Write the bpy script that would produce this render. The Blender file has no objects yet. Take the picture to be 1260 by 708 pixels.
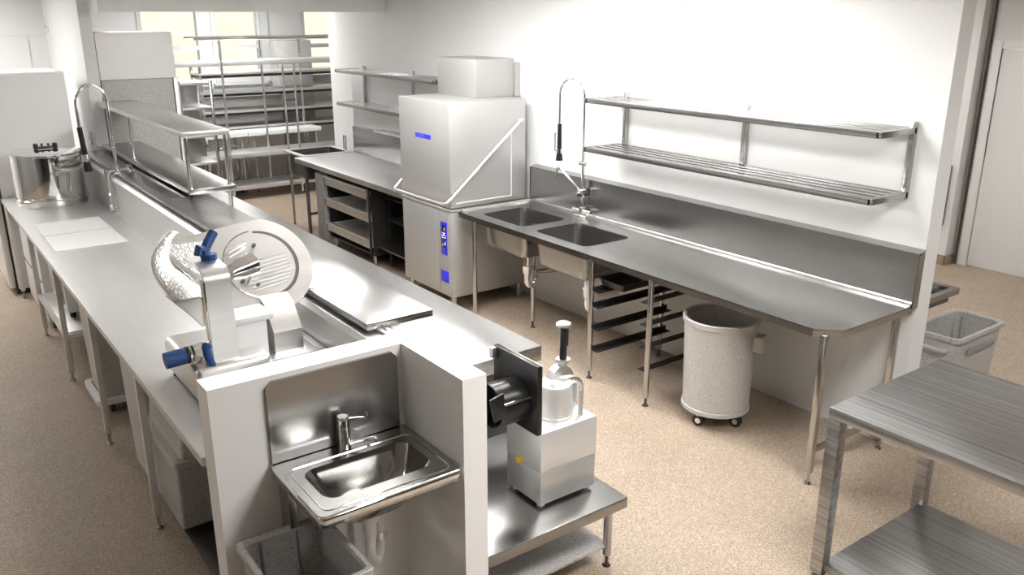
import bpy, bmesh, math, random
from mathutils import Vector, Matrix
from mathutils.geometry import tessellate_polygon
random.seed(7)
SC = bpy.context.scene
COL = SC.collection
PI = math.pi
def R(d): return math.radians(d)

# ------------------------------------------------------------------ materials
def mat(name, col, rough=.5, metal=0., spec=.5, noise=None, bump=None, speck=None, coat=0., brush=None):
    """noise=(scale xyz, amount)  bump=(scale xyz, strength)  speck=(scale, dark col, light col, size)"""
    m = bpy.data.materials.new(name); m.use_nodes = True
    nt = m.node_tree; n = nt.nodes; l = nt.links
    b = n['Principled BSDF']
    b.inputs['Base Color'].default_value = (*col, 1)
    b.inputs['Roughness'].default_value = rough
    b.inputs['Metallic'].default_value = metal
    b.inputs['Specular IOR Level'].default_value = spec
    b.inputs['Coat Weight'].default_value = coat
    if brush:
        cv = n.new('ShaderNodeCombineXYZ')
        for i_ in range(3): cv.inputs[i_].default_value = brush[i_]
        l.new(cv.outputs[0], b.inputs['Tangent']); b.inputs['Anisotropic'].default_value = .5
    tc = None
    def coords(scale):
        nonlocal tc
        if tc is None: tc = n.new('ShaderNodeTexCoord')
        mp = n.new('ShaderNodeMapping'); l.new(tc.outputs['Object'], mp.inputs['Vector'])
        mp.inputs['Scale'].default_value = scale if hasattr(scale, '__len__') else (scale,)*3
        return mp.outputs['Vector']
    cur = None
    if noise:
        t = n.new('ShaderNodeTexNoise'); t.inputs['Scale'].default_value = 1; t.inputs['Detail'].default_value = 4
        l.new(coords(noise[0]), t.inputs['Vector'])
        r = n.new('ShaderNodeValToRGB'); a = noise[1]
        r.color_ramp.elements[0].position = .3; r.color_ramp.elements[1].position = .7
        r.color_ramp.elements[0].color = (*[c*(1-a) for c in col], 1)
        r.color_ramp.elements[1].color = (*[min(1, c*(1+a)) for c in col], 1)
        l.new(t.outputs['Fac'], r.inputs['Fac']); cur = r.outputs['Color']
        if metal > .5:
            mr = n.new('ShaderNodeMapRange'); l.new(t.outputs['Fac'], mr.inputs['Value'])
            mr.inputs['From Min'].default_value = .3; mr.inputs['From Max'].default_value = .7
            mr.inputs['To Min'].default_value = rough*.92; mr.inputs['To Max'].default_value = rough*1.08
            l.new(mr.outputs['Result'], b.inputs['Roughness'])
    if speck:
        for sc, c, size in speck:
            v = n.new('ShaderNodeTexVoronoi'); v.inputs['Scale'].default_value = 1
            l.new(coords(sc), v.inputs['Vector'])
            lt = n.new('ShaderNodeMath'); lt.operation = 'LESS_THAN'; lt.inputs[1].default_value = size
            l.new(v.outputs['Distance'], lt.inputs[0])
            # only some cells carry a chip
            sp = n.new('ShaderNodeSeparateColor'); l.new(v.outputs['Color'], sp.inputs['Color'])
            g = n.new('ShaderNodeMath'); g.operation = 'GREATER_THAN'; g.inputs[1].default_value = .45
            l.new(sp.outputs['Red'], g.inputs[0])
            mu = n.new('ShaderNodeMath'); mu.operation = 'MULTIPLY'
            l.new(lt.outputs[0], mu.inputs[0]); l.new(g.outputs[0], mu.inputs[1])
            mx = n.new('ShaderNodeMix'); mx.data_type = 'RGBA'
            l.new(mu.outputs[0], mx.inputs[0])
            if cur: l.new(cur, mx.inputs[6])
            else: mx.inputs[6].default_value = (*col, 1)
            mx.inputs[7].default_value = (*c, 1); cur = mx.outputs[2]
    if cur: l.new(cur, b.inputs['Base Color'])
    if bump:
        t = n.new('ShaderNodeTexNoise'); t.inputs['Scale'].default_value = 1; t.inputs['Detail'].default_value = 3
        l.new(coords(bump[0]), t.inputs['Vector'])
        bp = n.new('ShaderNodeBump'); bp.inputs['Strength'].default_value = bump[1]; bp.inputs['Distance'].default_value = .002
        l.new(t.outputs['Fac'], bp.inputs['Height']); l.new(bp.outputs['Normal'], b.inputs['Normal'])
    return m

def emit(name, col, s):
    m = bpy.data.materials.new(name); m.use_nodes = True; n = m.node_tree.nodes
    n.remove(n['Principled BSDF']); e = n.new('ShaderNodeEmission')
    e.inputs['Color'].default_value = (*col, 1); e.inputs['Strength'].default_value = s
    m.node_tree.links.new(e.outputs[0], n['Material Output'].inputs[0]); return m

ST = (.60, .595, .585)
M = {}
M['steel_y'] = mat('brushed steel along y', (.47, .467, .46), .26, 1, brush=(.06, 1, .09))
M['bench_y'] = mat('dull brushed steel along y', (.41, .408, .40), .25, 1, brush=(.06, 1, .09))
M['bench_x'] = mat('dull brushed steel along x', (.34, .337, .33), .25, 1, brush=(1, .06, .09))
M['steel_x'] = mat('brushed steel along x', (.47, .467, .46), .26, 1, brush=(1, .06, .09))
M['steel_z'] = mat('brushed steel along z', (.47, .467, .46), .26, 1, brush=(.06, .09, 1))
M['satin_mid'] = mat('mid satin steel', (.60, .60, .595), .36, 1, noise=((30, 30, 30), .03))
M['satin'] = mat('satin steel', (.67, .67, .665), .40, .8, noise=((40, 4, 40), .03))
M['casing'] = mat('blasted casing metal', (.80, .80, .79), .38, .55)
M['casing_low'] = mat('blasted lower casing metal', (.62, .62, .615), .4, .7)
M['basin'] = mat('polished basin steel', (.50, .495, .485), .10, 1)
M['satin_bright'] = mat('bright satin steel', (.80, .80, .79), .34, 1, noise=((4, 60, 60), .03))
M['steel_plain'] = mat('plain steel', (.40, .397, .39), .24, 1)
M['steel_table'] = mat('coarse brushed steel', (.40, .40, .395), .36, 1, noise=((75, .9, 75), .30), brush=(.06, 1, .09))
M['chrome'] = mat('chrome', (.82, .82, .82), .06, 1)
M['polished'] = mat('polished steel', (.86, .86, .86), .07, 1, noise=((9, 9, 2), .04))
M['tube'] = mat('tube steel', (.50, .495, .49), .2, 1)
M['dark_steel'] = mat('dark steel', (.16, .155, .15), .4, 1)
M['white_wall'] = mat('white painted plaster', (.76, .76, .755), .6, noise=((.8, .8, .8), .012))
M['charcoal_wall'] = mat('charcoal wall', (.06, .058, .056), .6)
M['grey_wall'] = mat('grey painted plaster', (.30, .298, .29), .6)
M['white_panel'] = mat('white laminate', (.91, .91, .905), .35, noise=((1.5, 1.5, 1.5), .01))
M['white_enamel'] = mat('white enamel', (.90, .905, .905), .28, noise=((2, 2, 2), .01))
M['dish_steel'] = mat('bead blasted steel', (.50, .496, .488), .5, .6, noise=((30, 30, 30), .02))
M['door_paint'] = mat('door paint', (.78, .775, .76), .45)
M['trim'] = mat('trim paint', (.80, .795, .78), .5)
M['ceiling'] = mat('ceiling paint', (.84, .84, .835), .8)
M['floor'] = mat('quartz epoxy floor', (.385, .305, .232), .55, noise=((3.2, 3.2, 3.2), .07), bump=((260, 260, 260), .25),
                 speck=[(170, (.25, .185, .125), .42), (140, (.60, .52, .43), .36), (75, (.14, .10, .07), .2), (60, (.68, .60, .50), .14)])
M['skirting'] = mat('quartz skirting', (.36, .28, .21), .6, speck=[(140, (.24, .18, .13), .4), (60, (.5, .42, .33), .3)])
M['speckle'] = mat('speckled grey plastic', (.44, .43, .415), .5, noise=((60, 60, 60), .06), bump=((200, 200, 200), .15),
                   speck=[(95, (.22, .21, .20), .3), (160, (.55, .54, .525), .33), (38, (.10, .095, .09), .13)])
M['speckle_light'] = mat('pale speckled plastic', (.53, .515, .495), .5, noise=((60, 60, 60), .05), bump=((200, 200, 200), .1),
                   speck=[(110, (.36, .34, .32), .3), (170, (.62, .61, .59), .33), (40, (.2, .19, .18), .12)])
M['speckle_panel'] = mat('speckled grey panel', (.43, .42, .41), .5, speck=[(70, (.38, .37, .36), .32), (110, (.64, .63, .62), .33), (30, (.22, .21, .2), .14)])
M['black'] = mat('black plastic', (.012, .012, .012), .28)
M['black_matt'] = mat('black coated steel', (.018, .017, .016), .5)
M['rubber'] = mat('black rubber', (.02, .02, .02), .6)
M['grey_plastic'] = mat('grey plastic', (.25, .25, .25), .5)
M['blue'] = mat('navy blue plastic', (.012, .06, .22), .4, bump=((300, 300, 300), .1))
M['blue_label'] = mat('blue label film', (.02, .03, .80), .35)
M['blue_dark'] = mat('dark display', (.01, .012, .10), .15)
M['blue_light'] = mat('pale blue print', (.16, .20, .85), .4)
M['digit'] = emit('display digits', (.75, .65, 1), .9)
M['indicator'] = emit('orange indicator', (1, .45, .15), .9)
M['yellow'] = mat('yellow plastic', (.85, .52, .02), .35)
M['paper'] = mat('printed paper', (.76, .76, .75), .6, noise=((14, 60, 14), .04), speck=[(70, (.62, .62, .62), .12)])
M['white_plastic'] = mat('white plastic', (.82, .82, .81), .35)
M['pale_door'] = mat('pale interior lining', (.82, .81, .80), .3, .3)
M['diffuser'] = emit('lamp diffuser', (1, .985, .965), 22.)
M['lens'] = M['white_plastic']
M['seam'] = mat('dark seam', (.12, .10, .09), .7)
M['frame_alu'] = mat('painted aluminium', (.66, .67, .68), .4)
# textured carriage steel
M['dimpled'] = mat('dimpled steel', (.84, .84, .84), .42, 1)
def dimple():
    nt = M['dimpled'].node_tree; n = nt.nodes; l = nt.links; b = n['Principled BSDF']
    tc = n.new('ShaderNodeTexCoord'); v = n.new('ShaderNodeTexVoronoi'); v.inputs['Scale'].default_value = 110
    l.new(tc.outputs['Object'], v.inputs['Vector'])
    mr = n.new('ShaderNodeMapRange'); mr.inputs['From Max'].default_value = .5; mr.inputs['To Min'].default_value = 1; mr.inputs['To Max'].default_value = 0
    l.new(v.outputs['Distance'], mr.inputs['Value'])
    bp = n.new('ShaderNodeBump'); bp.inputs['Strength'].default_value = .8; bp.inputs['Distance'].default_value = .0025
    l.new(mr.outputs['Result'], bp.inputs['Height']); l.new(bp.outputs['Normal'], b.inputs['Normal'])
dimple()
def glass():
    m = bpy.data.materials.new('window glass'); m.use_nodes = True; nt = m.node_tree; n = nt.nodes; l = nt.links
    n.remove(n['Principled BSDF'])
    t = n.new('ShaderNodeBsdfTransparent'); t.inputs['Color'].default_value = (.98, .975, .955, 1)
    g = n.new('ShaderNodeBsdfGlossy'); g.inputs['Roughness'].default_value = .02
    f = n.new('ShaderNodeFresnel'); f.inputs['IOR'].default_value = 1.45
    x = n.new('ShaderNodeMixShader'); l.new(f.outputs[0], x.inputs[0]); l.new(t.outputs[0], x.inputs[1]); l.new(g.outputs[0], x.inputs[2])
    l.new(x.outputs[0], n['Material Output'].inputs[0]); return m
M['glass'] = glass()

# ------------------------------------------------------------------ mesh builder
class MB:
    def __init__(s): s.bm = bmesh.new()
    def faces(s, pts, idx):
        v = [s.bm.verts.new(p) for p in pts]
        for f in idx:
            try: s.bm.faces.new([v[i] for i in f])
            except ValueError: pass
        return s
    def box(s, x0, x1, y0, y1, z0, z1, bev=0., seg=2):
        x0, x1 = min(x0, x1), max(x0, x1); y0, y1 = min(y0, y1), max(y0, y1); z0, z1 = min(z0, z1), max(z0, z1)
        t = bmesh.new(); bmesh.ops.create_cube(t, size=1)
        for v in t.verts:
            v.co = Vector(((x0+x1)/2+v.co.x*(x1-x0), (y0+y1)/2+v.co.y*(y1-y0), (z0+z1)/2+v.co.z*(z1-z0)))
        if bev > 0: bmesh.ops.bevel(t, geom=t.edges[:], offset=min(bev, .45*min(x1-x0, y1-y0, z1-z0)), segments=seg, affect='EDGES', profile=.5)
        s._join(t); return s
    def _join(s, t):
        me = bpy.data.meshes.new('t'); t.to_mesh(me); t.free(); s.bm.from_mesh(me); bpy.data.meshes.remove(me)
    def obox(s, c, sx, sy, sz, rot, bev=0.):
        """box of half sizes turned by a 3x3 rotation"""
        t = bmesh.new(); bmesh.ops.create_cube(t, size=2)
        for v in t.verts: v.co = Vector((v.co.x*sx, v.co.y*sy, v.co.z*sz))
        if bev > 0: bmesh.ops.bevel(t, geom=t.edges[:], offset=bev, segments=2, affect='EDGES', profile=.5)
        for v in t.verts: v.co = rot @ v.co + Vector(c)
        s._join(t); return s
    def bar(s, p0, p1, w, h, up=(0, 0, 1), bev=0.):
        p0 = Vector(p0); p1 = Vector(p1); d = (p1-p0); L = d.length; d.normalize(); u = Vector(up)
        sd = d.cross(u)
        if sd.length < 1e-4: sd = d.cross(Vector((1, 0, 0)))
        sd.normalize(); u = sd.cross(d).normalized()
        rot = Matrix((d, sd, u)).transposed()
        return s.obox((p0+p1)/2, L/2, w/2, h/2, rot, bev)
    def loft(s, loops, cap0=True, cap1=True, closed=True):
        vs = [[s.bm.verts.new(p) for p in lp] for lp in loops]; n = len(vs[0])
        for a, b in zip(vs, vs[1:]):
            for i in range(n if closed else n-1):
                j = (i+1) % n
                try: s.bm.faces.new((a[i], a[j], b[j], b[i]))
                except ValueError: pass
        if closed and cap0: s.bm.faces.new(vs[0][::-1])
        if closed and cap1: s.bm.faces.new(vs[-1])
        return s
    def cyl(s, p0, p1, r0, r1=None, seg=20, caps=True):
        r1 = r0 if r1 is None else r1
        p0 = Vector(p0); p1 = Vector(p1); d = (p1-p0).normalized()
        a = d.orthogonal().normalized(); b = d.cross(a)
        lp = lambda p, r: [p+(a*math.cos(2*PI*i/seg)+b*math.sin(2*PI*i/seg))*r for i in range(seg)]
        return s.loft([lp(p0, r0), lp(p1, r1)], caps, caps)
    def tube(s, pts, r, seg=10, closed=False):
        P = [Vector(p) for p in pts]; n = len(P); loops = []
        d0 = (P[1]-P[0]).normalized(); a = d0.orthogonal().normalized()
        for i in range(n):
            if closed: d = (P[(i+1) % n]-P[i-1]).normalized()
            elif i == 0: d = d0
            elif i == n-1: d = (P[-1]-P[-2]).normalized()
            else: d = ((P[i+1]-P[i]).normalized()+(P[i]-P[i-1]).normalized()).normalized()
            a = (a-d*a.dot(d)).normalized(); b = d.cross(a)
            rr = r[i] if hasattr(r, '__len__') else r
            loops.append([P[i]+(a*math.cos(2*PI*k/seg)+b*math.sin(2*PI*k/seg))*rr for k in range(seg)])
        if closed: loops.append(loops[0]); return s.loft(loops, False, False)
        return s.loft(loops)
    def lathe(s, prof, c, axis=(0, 0, 1), seg=40, caps=True):
        d = Vector(axis).normalized(); a = d.orthogonal().normalized(); b = d.cross(a); c = Vector(c)
        if abs(d.z) > .99: a = Vector((1, 0, 0)); b = d.cross(a)
        loops = [[c+d*h+(a*math.cos(2*PI*i/seg)+b*math.sin(2*PI*i/seg))*max(r, 1e-4) for i in range(seg)] for r, h in prof]
        return s.loft(loops, caps, caps)
    def prism(s, poly, f, h0, h1, holes=()):
        """poly and holes: 2D loops, f(u,v,h) -> 3D; solid between h0 and h1"""
        loops = [list(poly)]+[list(h) for h in holes]
        flat = [p for lp in loops for p in lp]
        tris = tessellate_polygon([[Vector((p[0], p[1], 0)) for p in lp] for lp in loops])
        for h in (h0, h1):
            v = [s.bm.verts.new(f(p[0], p[1], h)) for p in flat]
            for t in tris:
                try: s.bm.faces.new([v[i] for i in t])
                except ValueError: pass
        for lp in loops:
            n = len(lp)
            a = [s.bm.verts.new(f(p[0], p[1], h0)) for p in lp]; b = [s.bm.verts.new(f(p[0], p[1], h1)) for p in lp]
            for i in range(n):
                j = (i+1) % n; s.bm.faces.new((a[i], a[j], b[j], b[i]))
        return s
    def plate(s, poly, z0, z1, holes=()):
        return s.prism(poly, lambda u, v, h: (u, v, h), z0, z1, holes)
    def grid(s, rows):
        vs = [[s.bm.verts.new(p) for p in r] for r in rows]
        for a, b in zip(vs, vs[1:]):
            for i in range(len(a)-1): s.bm.faces.new((a[i], a[i+1], b[i+1], b[i]))
        return s
    def build(s, name, m, parent=None, org=None, angle=35, thick=0.):
        bm = s.bm
        if org is None: org = ORG.get(parent.name, Vector()) if parent else Vector()
        bmesh.ops.remove_doubles(bm, verts=bm.verts[:], dist=1e-5)
        bmesh.ops.recalc_face_normals(bm, faces=bm.faces[:])
        for v in bm.verts: v.co -= Vector(org)
        me = bpy.data.meshes.new(name); bm.to_mesh(me); bm.free()
        me.materials.append(M[m] if isinstance(m, str) else m)
        for p in me.polygons: p.use_smooth = True
        me.set_sharp_from_angle(angle=R(angle))
        o = bpy.data.objects.new(name, me); COL.objects.link(o)
        if parent: o.parent = parent
        else: o.location = org
        ORG[o.name] = Vector(org)
        if thick:
            md = o.modifiers.new('thickness', 'SOLIDIFY'); md.thickness = thick; md.offset = 0
        return o
ORG = {}
def tag(o, label, cat, group=None):
    o['label'] = label; o['category'] = cat
    if group: o['group'] = group
    return o
def thing(name, label, cat, loc=(0, 0, 0), group=None):
    o = bpy.data.objects.new(name, None); COL.objects.link(o); o.empty_display_size = .1
    o.location = loc; ORG[o.name] = Vector(loc); return tag(o, label, cat, group)
def struct(name, mb, m, parent=None):
    o = mb.build(name, m, parent)
    if not parent: o['kind'] = 'structure'
    return o
def copy_tree(o, loc, label, cat=None, group=None):
    c = o.copy(); COL.objects.link(c); c.location = loc; c['label'] = label
    if group: c['group'] = group
    for ch in o.children:
        d = ch.copy(); COL.objects.link(d); d.parent = c
        for g in ch.children:
            e = g.copy(); COL.objects.link(e); e.parent = d
    return c
def rr(x0, x1, y0, y1, r, n=6):
    """rounded rectangle, counter-clockwise"""
    p = []
    for cx, cy, a0 in ((x1-r, y1-r, 0), (x0+r, y1-r, 90), (x0+r, y0+r, 180), (x1-r, y0+r, 270)):
        for i in range(n+1):
            a = R(a0+90*i/n); p.append((cx+r*math.cos(a), cy+r*math.sin(a)))
    return p
def at(lp, z): return [(x, y, z) for x, y in lp]
def arc(c, r, a0, a1, n):
    return [(c[0]+r*math.cos(R(a0+(a1-a0)*i/n)), c[1]+r*math.sin(R(a0+(a1-a0)*i/n))) for i in range(n+1)]
def bez(p, n=12):
    P = [Vector(q) for q in p]; out = []
    for i in range(n+1):
        t = i/n; a, b, c, d = P
        out.append(a*(1-t)**3+b*3*t*(1-t)**2+c*3*t*t*(1-t)+d*t**3)
    return out
def smooth(pts, n=6):
    """Catmull-Rom through points"""
    P = [Vector(p) for p in pts]; P = [P[0]*2-P[1]]+P+[P[-1]*2-P[-2]]; out = []
    for i in range(1, len(P)-2):
        a, b, c, d = P[i-1:i+3]
        for k in range(n):
            t = k/n; out.append(.5*((2*b)+(c-a)*t+(2*a-5*b+4*c-d)*t*t+(3*b-a-3*c+d)*t**3))
    out.append(P[-2]); return out
def bowl(mb, x0, x1, y0, y1, z, depth, r, taper=.02, th=.004):
    """open sink bowl hanging from z: inner skin, rounded bottom, outer skin"""
    L = []
    def ring(off, zz, rad): L.append(at(rr(x0+off, x1-off, y0+off, y1-off, max(.004, rad)), zz))
    ring(0, z, r)
    for i in range(1, 5): ring(taper*i/4, z-(depth-.05)*i/4, r)
    for i in range(1, 6):
        a = R(90*i/5); ring(taper+.05*(1-math.cos(a)), z-(depth-.05)-.05*math.sin(a), max(.012, r-.05*(1-math.cos(a))))
    outer = []
    cx, cy = (x0+x1)/2, (y0+y1)/2
    mb.loft(L, False, True)
    O = [[(x+(th if x > cx else -th), y+(th if y > cy else -th), zz-(th if k > 4 else 0)) for x, y, zz in lp] for k, lp in enumerate(L)]
    O[0] = [(x, y, z-.001) for x, y, _ in O[0]]
    mb.loft(O, False, True)
    return mb

# ------------------------------------------------------------------ the setting
struct('floor', MB().box(-5, 11, -4, 14.2, -.1, 0), 'floor')
struct('ceiling', MB().box(-5, 11, -4, 14.2, 2.8, 2.9), 'ceiling')
struct('wall_right', MB().box(4.5, 4.635, 2.305, 9.88, 0, 2.8), 'white_wall')
struct('wall_left', MB().box(-5.1, -5, -4, 14.2, 0, 2.8), 'grey_wall')
struct('wall_front', MB().box(-5, 11, -4.1, -4, 0, 2.8), 'charcoal_wall')
# low wall that carries the hand basin, and the spine wall behind it
struct('wall_basin', MB().box(.735, 1.497, 2.79, 2.91, 0, 1.21), 'white_panel')
struct('wall_spine', MB().box(1.497, 1.6, 2.345, 8.74, 0, 1.21), 'white_panel')
struct('wall_pillar', MB().box(1.585, 1.69, 8.74, 10.6, 0, 2.8), 'white_wall')
struct('trim_1', MB().box(1.69, 4.5, 8.42, 8.62, 2.468, 2.8), 'white_wall')
# back wall with its three windows
YB = 13.5
wb = MB()
wb.box(-5, 3.2, YB, YB+.2, 0, 2.8); wb.box(3.2, 11, YB, YB+.2, 0, 1.44); wb.box(3.2, 11, YB, YB+.2, 2.62, 2.8)
wb.box(4.1, 4.25, YB, YB+.2, 1.44, 2.62); wb.box(5.02, 5.68, YB, YB+.2, 1.44, 2.62); wb.box(6.9, 11, YB, YB+.2, 1.44, 2.62)
struct('wall_back', wb, 'white_wall')
for i, (a, b) in enumerate(((3.2, 4.1), (4.25, 5.02), (5.68, 6.9))):
    w = bpy.data.objects.new('window_%d' % (i+1), None); COL.objects.link(w); w.location = (a, YB, 1.44); w['kind'] = 'structure'; ORG[w.name] = Vector((a, YB, 1.44))
    f = MB(); t = .06
    f.box(a, a+t, YB-.02, YB+.1, 1.44, 2.62); f.box(b-t, b, YB-.02, YB+.1, 1.44, 2.62)
    f.box(a+t, b-t, YB-.015, YB+.1, 1.44, 1.5); f.box(a+t, b-t, YB-.015, YB+.1, 2.56, 2.62); f.box(a+t, b-t, YB-.015, YB+.09, 1.93, 1.99)
    f.build('window_frame', 'frame_alu', w)
    MB().box(a+t, b-t, YB+.03, YB+.04, 1.5, 2.56).build('window_pane', 'glass', w)
    MB().box(a-.04, b+.04, YB-.08, YB-.001, 1.395, 1.435, .005).build('window_sill', 'frame_alu', w)
struct('trim_5', MB().box(5.0, 5.12, YB-.06, YB-.022, 1.44, 2.7), 'frame_alu')
# left rear: cool room panels
lp = MB(); lp.box(-5, 1.585, 10.6, 10.72, 0, 2.8)
struct('wall_coolroom', lp, 'white_wall')
for nm, (a, b, c, d) in (('trim_2', (-3, 1.585, 2.225, 2.232)), ('trim_3', (1.4, 1.407, 0, 2.225)), ('trim_4', (-.5, -.493, 0, 2.225))):
    struct(nm, MB().box(a, b, 10.592, 10.6, c, d), 'frame_alu')
# far right: walls around the door
struct('wall_far', MB().box(8.505, 8.7, 4.15, 13.5, 0, 2.8), 'white_wall')
struct('wall_door', MB().box(8.675, 8.8, 4.0, 4.15, 0, 2.8).box(8.675, 8.8, 2.0, 4.0, 2.14, 2.8).box(8.675, 8.8, -4, 2.0, 0, 2.8), 'white_wall')
struct('baseboard_far', MB().box(8.49, 8.505, 4.14, 9, 0, .1), 'skirting')
struct('baseboard_return', MB().box(8.49, 8.66, 4.135, 4.15, 0, .1), 'skirting')
d = bpy.data.objects.new('door_1', None); COL.objects.link(d); d['kind'] = 'structure'; d.location = (8.67, 3.0, 0); ORG['door_1'] = Vector((8.67, 3.0, 0))
MB().box(8.665, 8.70, 2.95, 3.995, .012, 2.132, .002).build('door_leaf', 'door_paint', d)
MB().box(8.665, 8.70, 2.0, 2.945, .012, 2.132, .002).build('door_leaf', 'door_paint', d)
MB().box(8.645, 8.676, 4.0, 4.085, 0, 2.215, .004).box(8.645, 8.676, 1.95, 2.0, 0, 2.215, .004).box(8.645, 8.676, 2.0, 4.0, 2.138, 2.215, .004).build('door_frame', 'trim', d)
MB().box(8.63, 8.676, 4.11, 4.118, .0, 2.8).build('door_seam', 'seam', d)
tag(MB().box(8.46, 8.505, 4.215, 4.245, .40, 1.02, .006).build('door_pull', 'grey_plastic', org=(8.5, 4.23, .4)), 'long narrow dark vertical pull handle on the white wall beside the door', 'handle')

# ------------------------------------------------------------------ unseen ceiling panels, most added to brighten walls, benches and fridge
def unseen_ceiling_light(x, y, w, l, label):
    t = thing('unseen_ceiling_light', label, 'light', (x, y, 2.8), 'unseen ceiling light panels')
    f = MB()
    f.plate(rr(x-w/2-.03, x+w/2+.03, y-l/2-.03, y+l/2+.03, .01), 2.765, 2.8, [rr(x-w/2, x+w/2, y-l/2, y+l/2, .005)])
    f.build('frame', 'white_plastic', t)
    MB().box(x-w/2, x+w/2, y-l/2, y+l/2, 2.775, 2.785).build('diffuser', 'diffuser', t)
LIGHTS = [(3.0, 1.1), (3.45, 3.4), (3.45, 4.9), (2.9, 6.2), (2.2, .9), (2.0, 5.3), (2.3, 4.0), (3.9, 10.5), (2.6, 11.3), (6.8, 4.6), (7.2, 6.6), (6.4, .8), (2.4, -1.4), (-.6, 9.3), (.1, 9.7), (4.3, 12.3), (-3.9, 3.2), (-3.9, 7.2)]
for i, (x, y) in enumerate(LIGHTS):
    unseen_ceiling_light(x, y, .6, .6, 'square white ceiling light panel out of view, added to light the kitchen')

# ------------------------------------------------------------------ helpers for legs
def leg_square(parent, x, y, z1, s=.036, foot=True, m='tube', z0=0., fm='tube'):
    o = MB().box(x-s/2, x+s/2, y-s/2, y+s/2, z0+(.07 if foot else 0), z1, .003).build('leg', m, parent)
    if foot: MB().cyl((x, y, z0+.012), (x, y, z0+.075), .009, seg=12).cyl((x, y, z0), (x, y, z0+.012), .021, .016, seg=16).build('foot', fm, o)
    return o
def leg_round(parent, x, y, z1, r=.019, m='tube', z0=0., fm='dark_steel'):
    o = MB().cyl((x, y, z0+.06), (x, y, z1), r, seg=20).build('leg', m, parent)
    MB().cyl((x, y, z0+.012), (x, y, z0+.065), .009, seg=12).cyl((x, y, z0), (x, y, z0+.012), .021, .015, seg=16).build('foot', fm, o)
    return o

# ------------------------------------------------------------------ double sink bench on the right wall
sb = thing('sink_bench', 'long steel bench with two sink bowls and upstand along the right wall', 'sink bench', (3.69, 2.3, 0))
outer = [(4.43, 2.3), (4.43, 5.8), (3.69, 5.8), (3.69, 2.41), (3.80, 2.3)]
B1 = (3.80, 4.24, 5.06, 5.62); B2 = (3.80, 4.24, 4.33, 4.92)
h1 = rr(*B1, .06); h2 = rr(*B2, .06)
wt = MB().plate(outer, .892, .9, [h1, h2])
wt.plate([(4.43, 2.3), (4.43, 2.312), (3.805, 2.312), (3.702, 2.414), (3.702, 5.79), (3.69, 5.79), (3.69, 2.41), (3.80, 2.3)], .856, .894)
wt.build('worktop', 'bench_y', sb)
# raised rim on the dishwasher side
MB().prism([(5.775, .9), (5.79, .9), (5.79, .915), (5.783, .918)], lambda u, v, h: (h, u, v), 3.72, 4.43).build('rim', 'steel_x', sb)
sp = MB().prism([(4.425, .9), (4.432, .9), (4.436, 1.2), (4.498, 1.215), (4.498, 1.205), (4.44, 1.19), (4.44, .88)], lambda u, v, h: (u, h, v), 2.3, 5.8)
sp.prism([(4.385, .9), (4.39, .9025), (4.412, .906), (4.426, .914), (4.434, .926), (4.434, .9)], lambda u, v, h: (u, h, v), 2.302, 5.795)
sp.box(4.43, 4.497, 5.796, 5.8, .88, 1.2).box(4.43, 4.497, 2.3, 2.303, .88, 1.2)
sp.build('upstand', 'bench_y', sb)
for b, z in ((B1, 0), (B2, 0)):
    o = bowl(MB(), *b, .9, .27, .06).build('sink_bowl', 'steel_plain', sb)
    cx, cy = (b[0]+b[1])/2, (b[2]+b[3])/2
    MB().lathe([(.0, .002), (.022, .002), (.035, .004), (.045, .0)], (cx, cy, .63)).build('drain', 'chrome', o)
    # outlet, trap bend
    px = b[0]+.10; py = b[2]+.07
    tr = MB()
    tr.cyl((px, py, .63), (px, py, .55), .03).cyl((px, py, .56), (px, py, .50), .042, .036)
    tr.tube([(px, py, .52)]+[(px+.04-.04*math.cos(R(a)), py, .44-.05*math.sin(R(a))) for a in range(0, 181, 20)]+[(px+.08, py, .50), (px+.28, py, .48)], .025, 14)
    tr.build('trap', 'white_plastic' if b is B2 else 'chrome', sb)
for x, y in ((3.735, 2.365), (4.41, 2.36)): leg_square(sb, x, y, .87, .034)
for x, y in ((3.705, 3.587), (3.705, 4.146), (3.73, 5.62), (4.005, 5.19)): leg_round(sb, x, y, .87)
for x, y in ((4.40, 3.60), (4.40, 4.146)): leg_round(sb, x, y, .87)
MB().bar((3.735, 2.365, .20), (4.41, 2.36, .20), .02, .03).build('cross_rail', 'tube', sb)
for y, yo, zs in ((4.146, -.03, (.686, .575, .415, .255)), (3.587, .03, (.734, .583, .428, .272))):
    for k, z in enumerate(zs):
        zz = z-.02
        MB().bar((3.70, y+yo, zz), (4.42, y+yo, zz), .008, .035, bev=.001).bar((3.70, y+yo*1.9, zz-.016), (4.42, y+yo*1.9, zz-.016), .05, .004).build('runner', 'black_matt', sb)
# black tray on the top runners
L = [at(rr(3.75, 4.15, 3.89, 4.10, .02), .695), at(rr(3.735, 4.165, 3.875, 4.115, .025), .745), at(rr(3.72, 4.18, 3.865, 4.12, .03), .748), at(rr(3.74, 4.16, 3.88, 4.11, .025), .743), at(rr(3.76, 4.14, 3.90, 4.09, .02), .70)]
tr = MB().loft(L)
tag(tr.build('tray', 'black', org=(3.95, 3.9, .685)), 'black shallow tray on the top runners under the sink bench', 'tray')

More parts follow.
